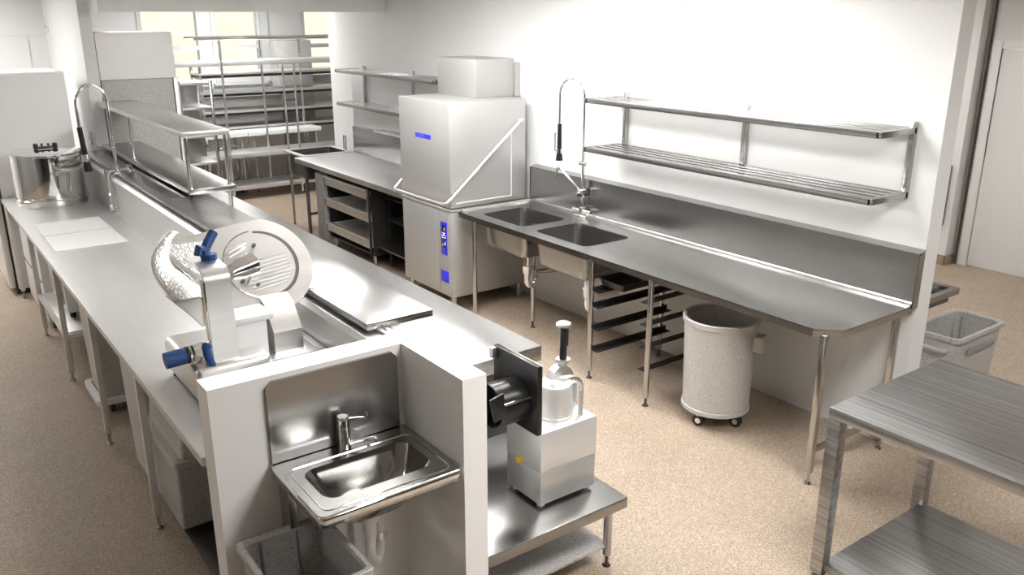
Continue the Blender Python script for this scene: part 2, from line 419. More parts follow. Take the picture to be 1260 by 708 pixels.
# pre-rinse taps ----------------------------------------------------------
def prerinse(label, base, ztop, end, spray, mx, spout, group='spring hose rinse taps'):
    bx, by, bz = base
    t = thing('rinse_tap', label, 'tap', base, group)
    m = MB()
    m.box(bx-.03, bx+.03, by-.075, by+.075, bz, bz+.018, .006)
    m.cyl((bx, by, bz+.01), (bx, by, bz+.075), .026).cyl((bx, by-.075, bz+.045), (bx, by+.075, bz+.045), .018)
    m.build('mixer_body', 'chrome', t)
    for s in (-1, 1):
        MB().cyl((bx, by+s*.07, bz+.045), (bx, by+s*.105, bz+.045), .024, .02).build('tap_handle', 'chrome', t)
    e = Vector(end); zr = ztop-.13
    MB().cyl((bx, by, bz+.06), (bx, by, bz+.42), .012).build('riser', 'chrome', t)
    pts = [(bx, by, bz+.4), (bx, by, zr-.2), (bx, by, zr)]
    c = Vector(((bx+e.x)/2, (by+e.y)/2, zr)); rad = (Vector((bx, by, 0))-Vector((e.x, e.y, 0)))/2
    pts += [c+rad*math.cos(R(a))+Vector((0, 0, (ztop-zr)*math.sin(R(a)))) for a in range(12, 181, 12)]
    pts += [(e.x, e.y, zr-.1), (e.x, e.y, e.z)]
    MB().tube(smooth(pts, 3), .0105, 12).build('spring_hose', 'chrome', t)
    g = MB().cyl(e, e-Vector((0, 0, spray)), .017, .019)
    so = g.build('spray_handle', 'black', t)
    MB().cyl(e-Vector((0, 0, spray*.98)), e-Vector((0, 0, spray+.03)), .024, .026).build('spray_collar', 'chrome', so)
    MB().cyl(e-Vector((0, 0, spray+.03)), e-Vector((0, 0, spray+.09)), .022, .03).build('spray_head', 'black', so)
    h = Vector((-.022, .03, 0))
    MB().tube([e+h+Vector((0, 0, -.07)), e+h+Vector((0, 0, -spray-.01)), e+Vector((0, 0, -spray-.02))], .008, 8).build('trigger', 'grey_plastic', so)
    # bracket and swing spout
    MB().box(bx-.025, bx+.025, by-.03, by+.05, mx-.03, mx+.035, .006).cyl((bx-.055, by, mx+.02), (bx+.0, by, mx+.02), .012).cyl((bx, by, mx+.0), (bx, by, mx+.26), .014).cyl((bx, by-.05, mx+.24), (bx, by+.04, mx+.24), .018).build('spout_valve', 'chrome', t)
    MB().tube(smooth(spout, 4), .0095, 10).build('spout', 'chrome', t)
    MB().tube([(bx+.0, by-.002, mx+.30), (bx+.07, by, mx+.30)], .006, 8).cyl((bx, by, mx+.295), (bx, by, mx+.335), .014).build('wall_clamp', 'chrome', t)
    return t
prerinse('tall arched rinse tap behind the two sink bowls on the right bench', (4.395, 5.06, .9), 1.975, (4.33, 5.28, 1.62), .20, 1.09,
         [(4.38, 5.08, 1.10), (4.355, 5.12, 1.16), (4.295, 5.225, 1.275), (4.285, 5.24, 1.28), (4.28, 5.245, 1.26), (4.278, 5.247, 1.20)])

# bench splash panel of the left run is built below; its rinse tap stands on its ledge
def left_tap():
    bx, by, bz = 1.47, 7.45, 1.195
    t = thing('rinse_tap', 'tall arched rinse tap clamped on the ledge behind the left bench', 'tap', (bx, by, bz), 'spring hose rinse taps')
    m = MB().box(bx-.04, bx+.06, by-.04, by+.06, bz, bz+.03, .01).cyl((bx-.07, by, bz+.03), (bx+.11, by+.02, bz+.035), .02).cyl((bx, by, bz), (bx, by, bz+.09), .024)
    m.build('mixer_body', 'chrome', t)
    MB().cyl((bx+.1, by+.02, bz+.0), (bx+.1, by+.02, bz+.075), .02).build('tap_handle', 'chrome', t)
    MB().cyl((bx-.08, by, bz-.01), (bx-.08, by, bz+.06), .018).build('tap_handle', 'chrome', t)
    e = Vector((1.245, by+.02, 1.60))
    pts = [(bx, by, bz+.05), (bx, by, 1.5), (bx-.002, by, 1.75)]
    c = Vector(((bx+e.x)/2, by+.01, 1.77))
    pts += [c+Vector(((bx-e.x)/2*math.cos(R(a)), -.01*math.cos(R(a)), .15*math.sin(R(a)))) for a in range(12, 181, 14)]
    pts += [(e.x, e.y, 1.68), e]
    MB().tube(smooth(pts, 3), .013, 12).build('spring_hose', 'chrome', t)
    so = MB().cyl(e, e-Vector((-.012, 0, .22)), .02, .022).build('spray_handle', 'black', t)
    MB().cyl(e-Vector((-.012, 0, .215)), e-Vector((-.014, 0, .27)), .028).build('spray_collar', 'chrome', so)
    MB().cyl(e-Vector((-.014, 0, .265)), e-Vector((-.018, 0, .35)), .024, .032).build('spray_head', 'black', so)
    # swing spout folded down in front of the panel
    MB().tube(smooth([(bx-.03, by-.02, bz+.03), (bx-.075, by-.05, bz+.02), (bx-.085, by-.08, bz-.04), (1.375, by-.12, 1.08), (1.37, by-.15, .99)], 4), .013, 10).build('spout', 'chrome', t)
    MB().cyl((1.37, by-.15, 1.0), (1.369, by-.152, .95), .022, .019).cyl((1.35, by-.15, .965), (1.40, by-.155, .965), .012).build('spout_valve', 'chrome', t)
left_tap()

# ------------------------------------------------------------------ slatted wall shelves
def wall_shelf(label, y0, y1, xf, zs, ybr, ends=True, n=4):
    t = thing('wall_shelf', label, 'shelf', (4.5, (y0+y1)/2, zs[0]), 'two-tier slatted wall shelves')
    for z in zs:
        MB().box(xf, xf+.014, y0, y1, z-.036, z, .002).build('front_rail', 'steel_y', t)
        MB().box(4.474, 4.488, y0, y1, z-.036, z, .002).build('back_rail', 'steel_y', t)
        for k in range(n):
            x = xf+.014+(4.474-xf-.014)*(k+.5)/n
            MB().box(x-.0175, x+.0175, y0+.02, y1-.02, z-.020, z-.002, .004).build('slat', 'tube', t)
        for y in (y0, y1):
            MB().box(xf, 4.488, y-.016, y+.016, z-.034, z+.001, .002).build('end_rail', 'steel_x', t)
        for y in ybr:
            MB().box(xf+.012, 4.49, y-.012, y+.012, z-.036, z-.022, .001).build('cross_bar', 'steel_x', t)
    for y in list(ybr)+([y0] if ends else []):
        MB().box(4.465, 4.499, y-.016, y+.016, zs[-1]-.04, zs[0]+.03, .002).build('bracket', 'steel_z', t)
    return t
wall_shelf('two-tier slatted steel shelf on the wall above the sink bench', 2.46, 4.77, 4.15, (1.868, 1.515), (3.58, 4.69))
wall_shelf('two-tier slatted steel shelf on the wall beyond the dishwasher', 6.98, 9.1, 4.2, (1.862, 1.500), (7.85, 8.95))

# ------------------------------------------------------------------ pass-through dishwasher
dw = thing('dishwasher', 'tall steel pass-through hood dishwasher with blue display against the right wall', 'dishwasher', (3.65, 6.25, 0))
X0, X1, Y0, Y1 = 3.65, 4.44, 5.845, 6.665
lower = MB().box(X0, X1, Y0, Y1, .14, .885, .012).box(X0-.006, X1, Y0-.003, Y1+.003, .885, .905, .004)
lower.build('wash_tank', 'dish_steel', dw)
ap = MB().box(X0-.006, X0+.01, Y0+.195, Y1-.02, .17, .875, .005).build('front_panel', 'dish_steel', dw)
cp = MB().box(X0-.006, X0+.01, Y0+.02, Y0+.185, .17, .875, .005).build('control_panel', 'dish_steel', dw)
lb = MB().box(X0-.009, X0-.004, Y0+.058, Y0+.155, .505, .79, .001).build('display', 'blue_label', cp)
MB().box(X0-.011, X0-.008, Y0+.070, Y0+.143, .565, .76, .001).build('screen', 'blue_dark', cp)
MB().box(X0-.009, X0-.004, Y0+.045, Y0+.165, .265, .365, .001).build('lower_label', 'blue_label', cp)
# digits 2 5 drawn as seven-segment bars, seen with +Y to the left
def seg7(mb, y, z, w, h, on):
    x0, x1 = X0-.0125, X0-.0108; s = .006
    S = dict(a=(y, y-w, z+h, z+h), g=(y, y-w, z+h/2, z+h/2), d=(y, y-w, z, z), f=(y, y, z+h/2, z+h), e=(y, y, z, z+h/2), b=(y-w, y-w, z+h/2, z+h), c=(y-w, y-w, z, z+h/2))
    for k in on:
        a, b, c, d_ = S[k]; mb.box(x0, x1, min(a, b)-s/2, max(a, b)+s/2, min(c, d_)-s/2, max(c, d_)+s/2)
dg = MB(); seg7(dg, Y0+.128, .655, .02, .042, 'abged'); seg7(dg, Y0+.098, .655, .02, .042, 'afgcd')
dg.box(X0-.0125, X0-.0108, Y0+.09, Y0+.10, .60, .61); dg.box(X0-.0125, X0-.0108, Y0+.115, Y0+.125, .585, .595); dg.box(X0-.0125, X0-.0108, Y0+.078, Y0+.083, .59, .63)
dg.build('digits', 'digit', cp)
MB().box(X0-.0125, X0-.0108, Y0+.088, Y0+.098, .715, .745).box(X0-.0125, X0-.0108, Y0+.076, Y0+.082, .66, .675).build('indicator', 'indicator', cp)
hd = MB().box(X0, X1-.02, Y0, Y1, .915, 1.775, .010)
hood = hd.build('hood', 'dish_steel', dw)
bd = MB().box(X0-.003, X0+.003, 6.135, 6.385, 1.455, 1.492, .001).build('badge', 'blue_label', hood)
# small pale marks on the badge
bm_ = MB()
for k, (a, b) in enumerate(((6.325, 6.322), (6.315, 6.300), (6.293, 6.278), (6.271, 6.256), (6.249, 6.234))):
    bm_.box(X0-.005, X0-.002, b, a, 1.465, 1.469)
    if k: bm_.box(X0-.005, X0-.002, b, a, 1.478, 1.482); bm_.box(X0-.005, X0-.002, a-.003, a, 1.465, 1.482)
bm_.build('badge_marks', 'blue_light', hood)
MB().box(X0+.05, X1-.17, Y0-.003, Y0+.002, .955, .962).box(X1-.177, X1-.17, Y0-.003, Y0+.002, .955, 1.5).build('side_seam', 'white_plastic', hood)
MB().box(4.05, 4.44, 6.045, 6.66, 1.775, 2.09, .006).build('steam_condenser', 'dish_steel', dw)
MB().box(4.44, 4.50, 6.03, 6.62, 1.775, 2.05).build('duct', 'dish_steel', dw)
# lift bar: pivots at the back of both sides, runs down and across the front
lv = [(4.345, Y0-.03, 1.60), (3.655, Y0-.03, 1.02), (3.60, Y0-.025, .975), (3.575, Y0+.02, .965), (3.575, 6.25, .962), (3.575, Y1-.02, .965), (3.60, Y1+.025, .975), (3.655, Y1+.03, 1.02), (4.345, Y1+.03, 1.60)]
P_ = [Vector(lv[0])]
for a in lv[1:-1]: P_.append(Vector(a))
P_.append(Vector(lv[-1]))
dense = []
for i in range(len(P_)-1):
    n_ = 2 if (P_[i+1]-P_[i]).length > .2 else 3
    for k in range(n_): dense.append(P_[i].lerp(P_[i+1], k/n_))
dense.append(P_[-1])
MB().tube(dense, .0135, 12).build('lift_bar', 'satin_bright', dw)
for y, s in ((Y0, -1), (Y1, 1)):
    MB().cyl((4.345, y, 1.60), (4.345, y+s*.045, 1.60), .022, .016).build('pivot', 'chrome', dw)
for x, y in ((3.70, 5.90), (4.39, 5.90), (3.70, 6.61), (4.39, 6.61)):
    MB().cyl((x, y, 0), (x, y, .15), .025, .027).build('foot', 'tube', dw)

# ------------------------------------------------------------------ dirty-dish bench beyond the dishwasher
db = thing('landing_bench', 'steel landing bench with upstand on the far side of the dishwasher', 'bench', (3.69, 8, 0))
MB().box(3.69, 4.44, 6.68, 9.22, .845, .9, .004).build('worktop', 'satin_mid', db)
MB().box(4.43, 4.497, 6.68, 9.22, .9, 1.2, .003).build('upstand', 'steel_y', db)
MB().box(4.38, 4.497, 7.3, 8.6, 1.2, 1.225, .004).build('upstand_ledge', 'satin', db)
leg_round(db, 3.73, 9.0, .85, .02, 'dark_steel'); leg_round(db, 4.40, 9.1, .85, .02, 'dark_steel'); leg_round(db, 4.40, 6.8, .85, .02)
MB().bar((3.73, 9.0, .28), (4.4, 9.1, .28), .025, .025).build('cross_rail', 'dark_steel', db)
# wall sheet behind the far shelf
tag(MB().box(4.488, 4.499, 6.7, 9.3, 1.2, 1.84, .002).build('splash_sheet', 'satin', org=(4.5, 8, 1.2)), 'tall stainless wall sheet behind the far slatted shelf', 'panel')
# pedestal frame at the far end: an open steel sink frame
sk = thing('pot_sink', 'open dark steel sink with pale rim past the end of the landing bench', 'sink', (3.9, 9.5, .9))
MB().plate(rr(3.80, 4.46, 9.26, 9.84, .02), .885, .9, [rr(3.86, 4.38, 9.32, 9.78, .04)]).build('rim', 'satin_bright', sk)
bowl(MB(), 3.86, 4.38, 9.32, 9.78, .9, .3, .04).build('sink_bowl', 'dark_steel', sk)
MB().tube([(4.42, 9.4, .9), (4.42, 9.4, 1.06), (4.40, 9.42, 1.07)], .008, 8).tube([(4.43, 9.48, .9), (4.43, 9.48, 1.05)], .008, 8).build('tap', 'dark_steel', sk)
for x, y in ((3.86, 9.32), (3.86, 9.78), (4.40, 9.78)): leg_round(sk, x, y, .886, .016)
# undercounter drawers
dr = thing('drawer_cabinet', 'undercounter drawer cabinet with three steel drawers below the landing bench', 'cabinet', (3.73, 8.0, 0))
MB().box(3.76, 4.40, 7.485, 7.50, .12, .80).box(3.76, 4.40, 8.505, 8.52, .12, .80).box(4.38, 4.40, 7.5, 8.505, .12, .80).box(3.76, 4.38, 7.5, 8.505, .12, .14).box(3.76, 4.38, 7.5, 8.505, .785, .80).build('carcass', 'black_matt', dr)
for z in (.70, .47, .20):
    q = MB().box(3.72, 3.745, 7.5, 8.505, z-.0, z+.10, .006)
    dd = q.build('drawer_front', 'satin_mid', dr)
    MB().box(3.745, 4.36, 7.52, 8.49, z+.0, z+.012).box(3.745, 4.36, 7.52, 7.53, z, z+.08).box(3.745, 4.36, 8.48, 8.49, z, z+.08).build('drawer_box', 'pale_door', dd)
    MB().box(3.70, 3.725, 7.52, 8.49, z+.085, z+.105, .004).build('handle', 'satin_bright', dd)
MB().box(3.72, 3.74, 7.485, 7.50, .12, .80).build('side_panel', 'black_matt', dr)
MB().box(3.715, 3.76, 7.49, 7.52, .58, .74, .003).build('hinge_block', 'dark_steel', dr)
for x, y in ((3.80, 7.54), (3.80, 8.46), (4.34, 7.54), (4.34, 8.46)):
    MB().cyl((x, y, 0), (x, y, .125), .02).build('foot', 'tube', dr)
tag(MB().box(3.72, 4.38, 8.54, 8.745, .08, .80, .004).build('side_cupboard', 'grey_plastic', org=(4, 8.6, .08)), 'narrow grey cupboard end panel left of the steel drawers', 'cupboard')
# open dark rack between drawers and dishwasher
dk = thing('dark_rack', 'dark open shelf rack between the drawers and the dishwasher', 'rack', (4.1, 7.1, 0))
MB().box(4.36, 4.40, 6.72, 7.46, 0, .84).build('back_panel', 'black_matt', dk)
for z in (.22, .48, .70): MB().box(3.78 if z < .3 else 3.9, 4.36, 6.72, 7.46, z, z+.02, .002).build('shelf', 'black_matt' if z > .3 else 'dark_steel', dk)
for x, y in ((3.93, 6.74), (3.93, 7.44)): MB().box(x-.012, x+.012, y-.012, y+.012, 0, .84).build('post', 'black_matt', dk)

# ------------------------------------------------------------------ left preparation bench
lb = thing('preparation_bench', 'long satin steel preparation bench with upstand on the left of the spine wall', 'bench', (.72, 5.8, 0))
MB().box(.72, 1.415, 2.912, 8.60, .862, .9, .004).build('worktop', 'satin', lb)
MB().prism([(1.405, .9), (1.415, .9), (1.418, 1.175), (1.43, 1.19), (1.494, 1.19), (1.494, 1.198), (1.425, 1.198), (1.405, 1.18)], lambda u, v, h: (u, h, v), 2.912, 8.60).build('upstand', 'satin', lb)
for y in (4.02, 5.1, 6.24, 7.32, 8.50):
    leg_square(lb, .755, y, .865, .034, m='casing')
    leg_square(lb, 1.36, y, .865, .034, m='satin')
MB().box(.812, 1.34, 2.93, 4.25, .085, .10, .003).build('undershelf', 'dark_steel', lb)
for y in (6.24, 7.32): MB().bar((.755, y, .33), (1.36, y, .33), .03, .03).build('cross_rail', 'satin_bright', lb)
MB().bar((.755, 6.24, .345), (.755, 7.32, .345), .03, .03).build('long_rail', 'satin_bright', lb)
MB().box(.77, 1.34, 6.26, 7.30, .335, .35, .003).build('low_shelf', 'satin', lb)

def bin_box(name, x0, x1, y0, y1, z0, z1, m, label, cat, group=None, tap=.02, castors=True):
    t = thing(name, label, cat, ((x0+x1)/2, (y0+y1)/2, 0), group)
    r = .03
    L = [at(rr(x0+tap, x1-tap, y0+tap, y1-tap, r), z0), at(rr(x0+tap/2, x1-tap/2, y0+tap/2, y1-tap/2, r), (z0+z1)/2), at(rr(x0+.006, x1-.006, y0+.006, y1-.006, r), z1-.03),
         at(rr(x0-.004, x1+.004, y0-.004, y1+.004, r), z1-.028), at(rr(x0-.004, x1+.004, y0-.004, y1+.004, r), z1),
         at(rr(x0+.014, x1-.014, y0+.014, y1-.014, r-.01), z1), at(rr(x0+tap+.012, x1-tap-.012, y0+tap+.012, y1-tap-.012, r-.01), z0+.02)]
    MB().loft(L).build('bin_body', m, t)
    if castors:
        for x in (x0+.07, x1-.07):
            for y in (y0+.07, y1-.07):
                c = MB().cyl((x-.014, y, .04), (x+.014, y, .04), .04).build('castor', 'rubber', t)
                MB().box(x-.02, x+.02, y-.012, y+.012, .06, z0+.005).cyl((x-.018, y, .04), (x+.018, y, .04), .014).build('fork', 'chrome', c)
    return t
bin_box('ingredient_bin', .785, 1.25, 4.27, 4.66, .10, .80, 'speckle_light', 'tall pale grey wheeled bin under the left bench, behind the lidded bin', 'bin', 'wheeled ingredient bins')
q = bin_box('ingredient_bin', .80, 1.25, 5.50, 5.88, .12, .80, 'speckle_light', 'pale grey bin on a wheeled dolly under the middle of the left bench', 'bin', 'wheeled ingredient bins')
MB().plate(rr(.775, 1.275, 5.475, 5.905, .03), .085, .122, [rr(.81, 1.24, 5.51, 5.87, .02)]).build('dolly_frame', 'white_plastic', q)
# lidded bin nearest the camera
t = thing('storage_bin', 'grey speckled lidded bin with slanted front under the near end of the left bench', 'bin', (1.0, 3.9, 0))
prof = lambda y0, y1, x0, x1, z: at(rr(x0, x1, y0, y1, .015), z)
MB().loft([prof(3.72, 4.18, .80, 1.25, .13), prof(3.63, 4.20, .785, 1.26, .50)]).build('bin_body', 'speckle', t)
MB().loft([prof(3.62, 4.21, .775, 1.27, .50), prof(3.615, 4.21, .775, 1.27, .53), prof(3.64, 4.20, .785, 1.26, .535)]).build('lid_rim', 'speckle_light', t)
MB().loft([prof(3.63, 4.18, .81, 1.25, .532), prof(3.62, 4.17, .82, 1.24, .66)]).build('lid_box', 'speckle_light', t)
for x, y in ((.85, 3.78), (1.2, 3.78), (.85, 4.12), (1.2, 4.12)): MB().cyl((x, y, .10), (x, y, .135), .016).build('foot', 'grey_plastic', t)
# equipment box further along, standing on the low shelf
t = thing('equipment_box', 'pale grey equipment box standing on the low shelf under the left bench', 'appliance', (1.05, 6.8, .35))
MB().box(.83, 1.30, 6.55, 7.15, .39, .76, .02).build('casing', 'white_enamel', t)
MB().box(.82, .835, 6.6, 7.1, .45, .70, .004).build('front_panel', 'speckle_light', t)
for x, y in ((.87, 6.6), (1.26, 6.6), (.87, 7.1), (1.26, 7.1)): MB().cyl((x, y, .35), (x, y, .395), .02).build('foot', 'rubber', t)
t = thing('storage_box', 'white box with dark seams under the far end of the left bench', 'box', (1.05, 7.9, 0))
MB().box(.80, 1.34, 7.45, 8.40, .06, .78, .01).build('casing', 'white_enamel', t)
MB().box(.796, .802, 7.45, 8.40, .40, .408).box(.796, .802, 7.92, 7.928, .06, .78).build('seam', 'seam', t)
for x, y in ((.85, 7.5), (1.29, 7.5), (.85, 8.35), (1.29, 8.35)): MB().cyl((x, y, 0), (x, y, .065), .02).build('foot', 'rubber', t)

# kettle ------------------------------------------------------------------
kc = (1.07, 8.17, .9)
k = thing('soup_kettle', 'polished steel lidded soup kettle on the far end of the left bench', 'kettle', kc)
MB().lathe([(.0, 0), (.272, 0), (.276, .006), (.276, .055), (.270, .062), (.262, .066), (.262, .07), (.270, .08), (.272, .40), (.268, .425), (.255, .425)], kc, seg=64).build('kettle_body', 'polished', k)
MB().lathe([(.272, .42), (.276, .424), (.276, .436), (.25, .448), (.12, .458), (.0, .46)], kc, seg=64).build('lid', 'polished', k)
hm = MB().bar((1.00, 8.15, 1.375), (1.15, 8.15, 1.375), .05, .02, bev=.004).box(.985, 1.02, 8.115, 8.185, 1.36, 1.41, .008).box(1.13, 1.165, 8.115, 8.185, 1.36, 1.41, .008)
hm.cyl((1.05, 8.15, 1.38), (1.05, 8.15, 1.41), .008).cyl((1.10, 8.15, 1.38), (1.10, 8.15, 1.41), .008)
hm.build('lid_handle', 'black', k)
MB().tube(smooth([(1.10, 7.897, 1.17), (1.10, 7.872, 1.19), (1.15, 7.878, 1.19), (1.19, 7.888, 1.19), (1.19, 7.91, 1.17)], 4), .009, 8).tube([(1.10, 7.872, 1.19), (1.10, 7.876, 1.06)], .008, 8).tube([(1.19, 7.888, 1.19), (1.185, 7.895, 1.03)], .011, 8).build('side_handle', 'chrome', k)
MB().box(1.335, 1.37, 8.13, 8.20, 1.28, 1.345, .008).build('hinge', 'black', k)
MB().box(1.33, 1.365, 8.14, 8.19, 1.22, 1.275, .006).build('hinge_bracket', 'chrome', k)
# sheets on the bench -------------------------------------------------------
for (y0, y1, lab) in ((6.885, 7.34, 'white printed sheet on the left bench, the one nearer the kettle'), (6.375, 6.862, 'white printed sheet on the left bench, the one nearer the slicer')):
    tag(MB().box(.797, 1.263, y0, y1, .9005, .9035).build('paper_sheet', 'paper', org=(1.03, y0, .9)), lab, 'paper', 'two printed sheets side by side')

# fridge ----------------------------------------------------------------------
fr = thing('fridge', 'tall white fridge standing past the far end of the left bench', 'fridge', (1.05, 9, 0))
L = [at(rr(.735, 1.385, 8.64, 9.35, .015), z) for z in (.05, 1.95)]
fb = MB().loft(L+[at(rr(.745, 1.375, 8.65, 9.34, .012), 1.96), at(rr(.78, 1.34, 8.69, 9.30, .012), 1.96), at(rr(.80, 1.32, 8.71, 9.28, .012), 1.945)])
fb.build('cabinet', 'white_enamel', fr)
MB().box(.665, .722, 8.645, 9.345, .06, 1.95, .02).build('door', 'white_enamel', fr)
MB().box(.722, .735, 8.655, 9.335, .07, 1.94).build('door_gasket', 'rubber', fr)
MB().box(.72, 1.37, 8.66, 9.33, 0, .055).build('plinth', 'rubber', fr)
# wall switches
for (n, lab, y, z, h) in (('light_switch', 'white switch plate high on the side of the white pillar', 10.45, 2.32, .12), ('power_socket', 'white power socket low on the side of the white pillar, above the bench ledge', 9.0, 1.32, .12)):
    s = thing(n, lab, 'switch' if n[0] == 'l' else 'socket', (1.585, y, z))
    MB().box(1.572, 1.586, y-.06, y+.06, z-h/2, z+h/2, .004).build('plate', 'white_plastic', s)
    MB().box(1.569, 1.574, y-.012, y+.012, z-.015, z+.015, .001).build('rocker', 'grey_plastic', s)

# ------------------------------------------------------------------ centre counter, pass shelf, over-shelf, tall unit
cc = thing('centre_counter', 'wide bright steel counter along the right side of the spine wall', 'counter', (2, 5.8, 0))
MB().box(1.602, 2.415, 3.055, 8.68, .82, .9, .004).build('worktop', 'steel_y', cc)
for y in (3.12, 4.6, 6.2, 7.8, 8.6):
    leg_square(cc, 2.36, y, .83, .036); 
for y in (3.1, 5.4, 8.6): leg_square(cc, 1.66, y, .83, .036)
MB().box(1.65, 2.36, 4.7, 8.6, .28, .30, .003).build('undershelf', 'steel_y', cc)
dwr = MB().box(1.64, 2.34, 3.10, 3.14, .46, .80, .006).build('drawer_front', 'dark_steel', cc)
MB().lathe([(0, 0), (.012, 0), (.016, .012), (.016, .02), (0, .022)], (1.93, 3.10, .52), (0, -1, 0), 20).build('knob', 'chrome', dwr)
ps = thing('pass_shelf', 'long brushed steel shelf plate lying on top of the spine wall', 'shelf', (1.6, 3, 1.21))
MB().box(1.447, 1.762, 2.985, 6.03, 1.212, 1.242, .003).build('near_plate', 'bench_x', ps)
MB().box(1.447, 1.70, 6.034, 8.72, 1.212, 1.236, .003).build('far_plate', 'bench_y', ps)
MB().bar((1.49, 2.96, 1.20), (1.58, 2.99, 1.20), .02, .012).cyl((1.52, 2.975, 1.205), (1.52, 2.945, 1.205), .008).cyl((1.55, 2.98, 1.205), (1.55, 2.95, 1.205), .008).build('hinge', 'chrome', ps)
os_ = thing('over_shelf', 'two-tier steel shelf on chrome posts standing above the spine wall', 'shelf', (1.63, 6.0, 1.24))
MB().box(1.625, 1.95, 6.02, 8.69, 1.645, 1.682, .003).build('upper_shelf', 'satin_mid', os_)
MB().box(1.625, 1.955, 6.0, 8.69, 1.255, 1.292, .003).build('lower_shelf', 'steel_y', os_)
for y in (6.06, 7.65): 
    MB().cyl((1.655, y, 1.242), (1.655, y, 1.65), .014).build('post', 'chrome', os_)
    MB().cyl((1.655, y, 1.236), (1.655, y, 1.252), .017).build('post_foot', 'rubber', os_)
    if y < 7: MB().cyl((1.92, y-.02, .9), (1.92, y-.02, 1.65), .014).build('post', 'chrome', os_)
tu = thing('tall_cabinet', 'tall white topped cabinet with grey speckled lower panel behind the two-tier shelf', 'cabinet', (2.05, 9, 0))
MB().box(1.70, 2.335, 8.745, 9.4, .0, 1.862, .004).build('lower_panel', 'speckle_panel', tu)
MB().box(1.695, 2.372, 8.735, 9.45, 1.865, 2.285, .003).build('top_box', 'white_panel', tu)
MB().box(2.35, 2.39, 8.76, 9.45, .0, 1.87, .002).build('side_post', 'satin', tu)

# ------------------------------------------------------------------ meat slicer
SA = R(40)
def S(u, v, w=0.):
    return Vector((1.16+u, 3.45+v*math.sin(SA)-w*math.cos(SA), 1.1+v*math.cos(SA)+w*math.sin(SA)))
sl = thing('meat_slicer', 'steel gravity meat slicer with tilted round blade and blue knobs on the left bench', 'slicer', (1.15, 3.55, .9))
hb = MB().box(.835, 1.16, 3.30, 3.78, .928, 1.085, .03, 3)
hb.build('base_housing', 'satin_bright', sl)
ty = MB().box(1.02, 1.395, 3.31, 3.80, .93, 1.03, .01)
ty.build('base_tray', 'satin_bright', sl)
MB().plate(rr(1.0, 1.40, 3.30, 3.81, .01), 1.03, 1.048, [rr(1.02, 1.385, 3.315, 3.795, .008)]).build('tray_rim', 'satin', sl)
for x, y in ((.87, 3.34), (.87, 3.74), (1.37, 3.34), (1.37, 3.74)): MB().cyl((x, y, .9), (x, y, .935), .018, .014).build('foot', 'rubber', sl)
CB = (.118, .348)
gp = arc((.115, .345), .236, 76, -92, 30)
poly = [(-.20, .2), (-.025, .15)]
poly = gp[::-1]+[(.062, .567), (-.232, .528), (-.262, .45), (-.2, .2), (-.025, .16)]
MB().prism(poly, S, -.012, 0., [arc(CB, .170, 0, 356, 60)]).build('gauge_plate', 'satin_bright', sl)
MB().prism(arc(CB, .1685, 0, 356, 60), S, -.014, .001).build('blade', 'satin_bright', sl)
MB().prism(arc(CB, .175, 0, 357, 60), S, -.03, -.016).build('blade_housing', 'dark_steel', sl)
MB().tube([S(CB[0]+.171*math.cos(R(a)), CB[1]+.171*math.sin(R(a)), .001) for a in range(95, 290, 5)], .004, 8).build('ring_guard', 'chrome', sl)
MB().prism(arc(CB, .1685, 88, -82, 40)+arc((CB[0]-.006, CB[1]+.001), .159, -80, 86, 40), S, .0005, .0025).build('blade_gap', 'dark_steel', sl)  # dark crescent laid on the blade, standing for the dark gap beside it
for u, v in ((CB[0]-.01, CB[1]+.095), (CB[0]-.11, CB[1]-.07), (CB[0]-.05, CB[1]-.10)):
    MB().cyl(S(u, v, 0), S(u, v, .012), .009, seg=14).build('bolt', 'dark_steel', sl)
MB().tube([S(CB[0]-.012, CB[1]+.085, .006), S(CB[0]-.075, CB[1]-.04, .010)], .0022, 6).build('deflector_rod', 'chrome', sl)
MB().bar(S(CB[0]-.145, CB[1]+.075, .012), S(CB[0]-.045, CB[1]+.105, .012), .012, .012, S(0, 0, 1)-S(0, 0, 0), .003).bar(S(CB[0]-.14, CB[1]+.055, .01), S(CB[0]-.055, CB[1]+.085, .01), .01, .01, S(0, 0, 1)-S(0, 0, 0), .003).build('scraper', 'satin_bright', sl)
MB().tube([S(CB[0]-.07, CB[1]-.05, .01), S(CB[0]-.085, CB[1]-.075, .02), S(CB[0]-.10, CB[1]-.095, .016)], .008, 8).build('clip', 'chrome', sl)
# fine ridges across the lower blade cover
rg = MB()
for i in range(9):
    v = -.115+.018*i; half = math.sqrt(max(0, .146**2-v*v))
    rg.tube([S(CB[0]-min(half, .07+.004*i), CB[1]+v-.01, .0035), S(CB[0]+half*.9, CB[1]+v+.012, .0035)], .0016, 5)
rg.build('ridges', 'satin', sl)
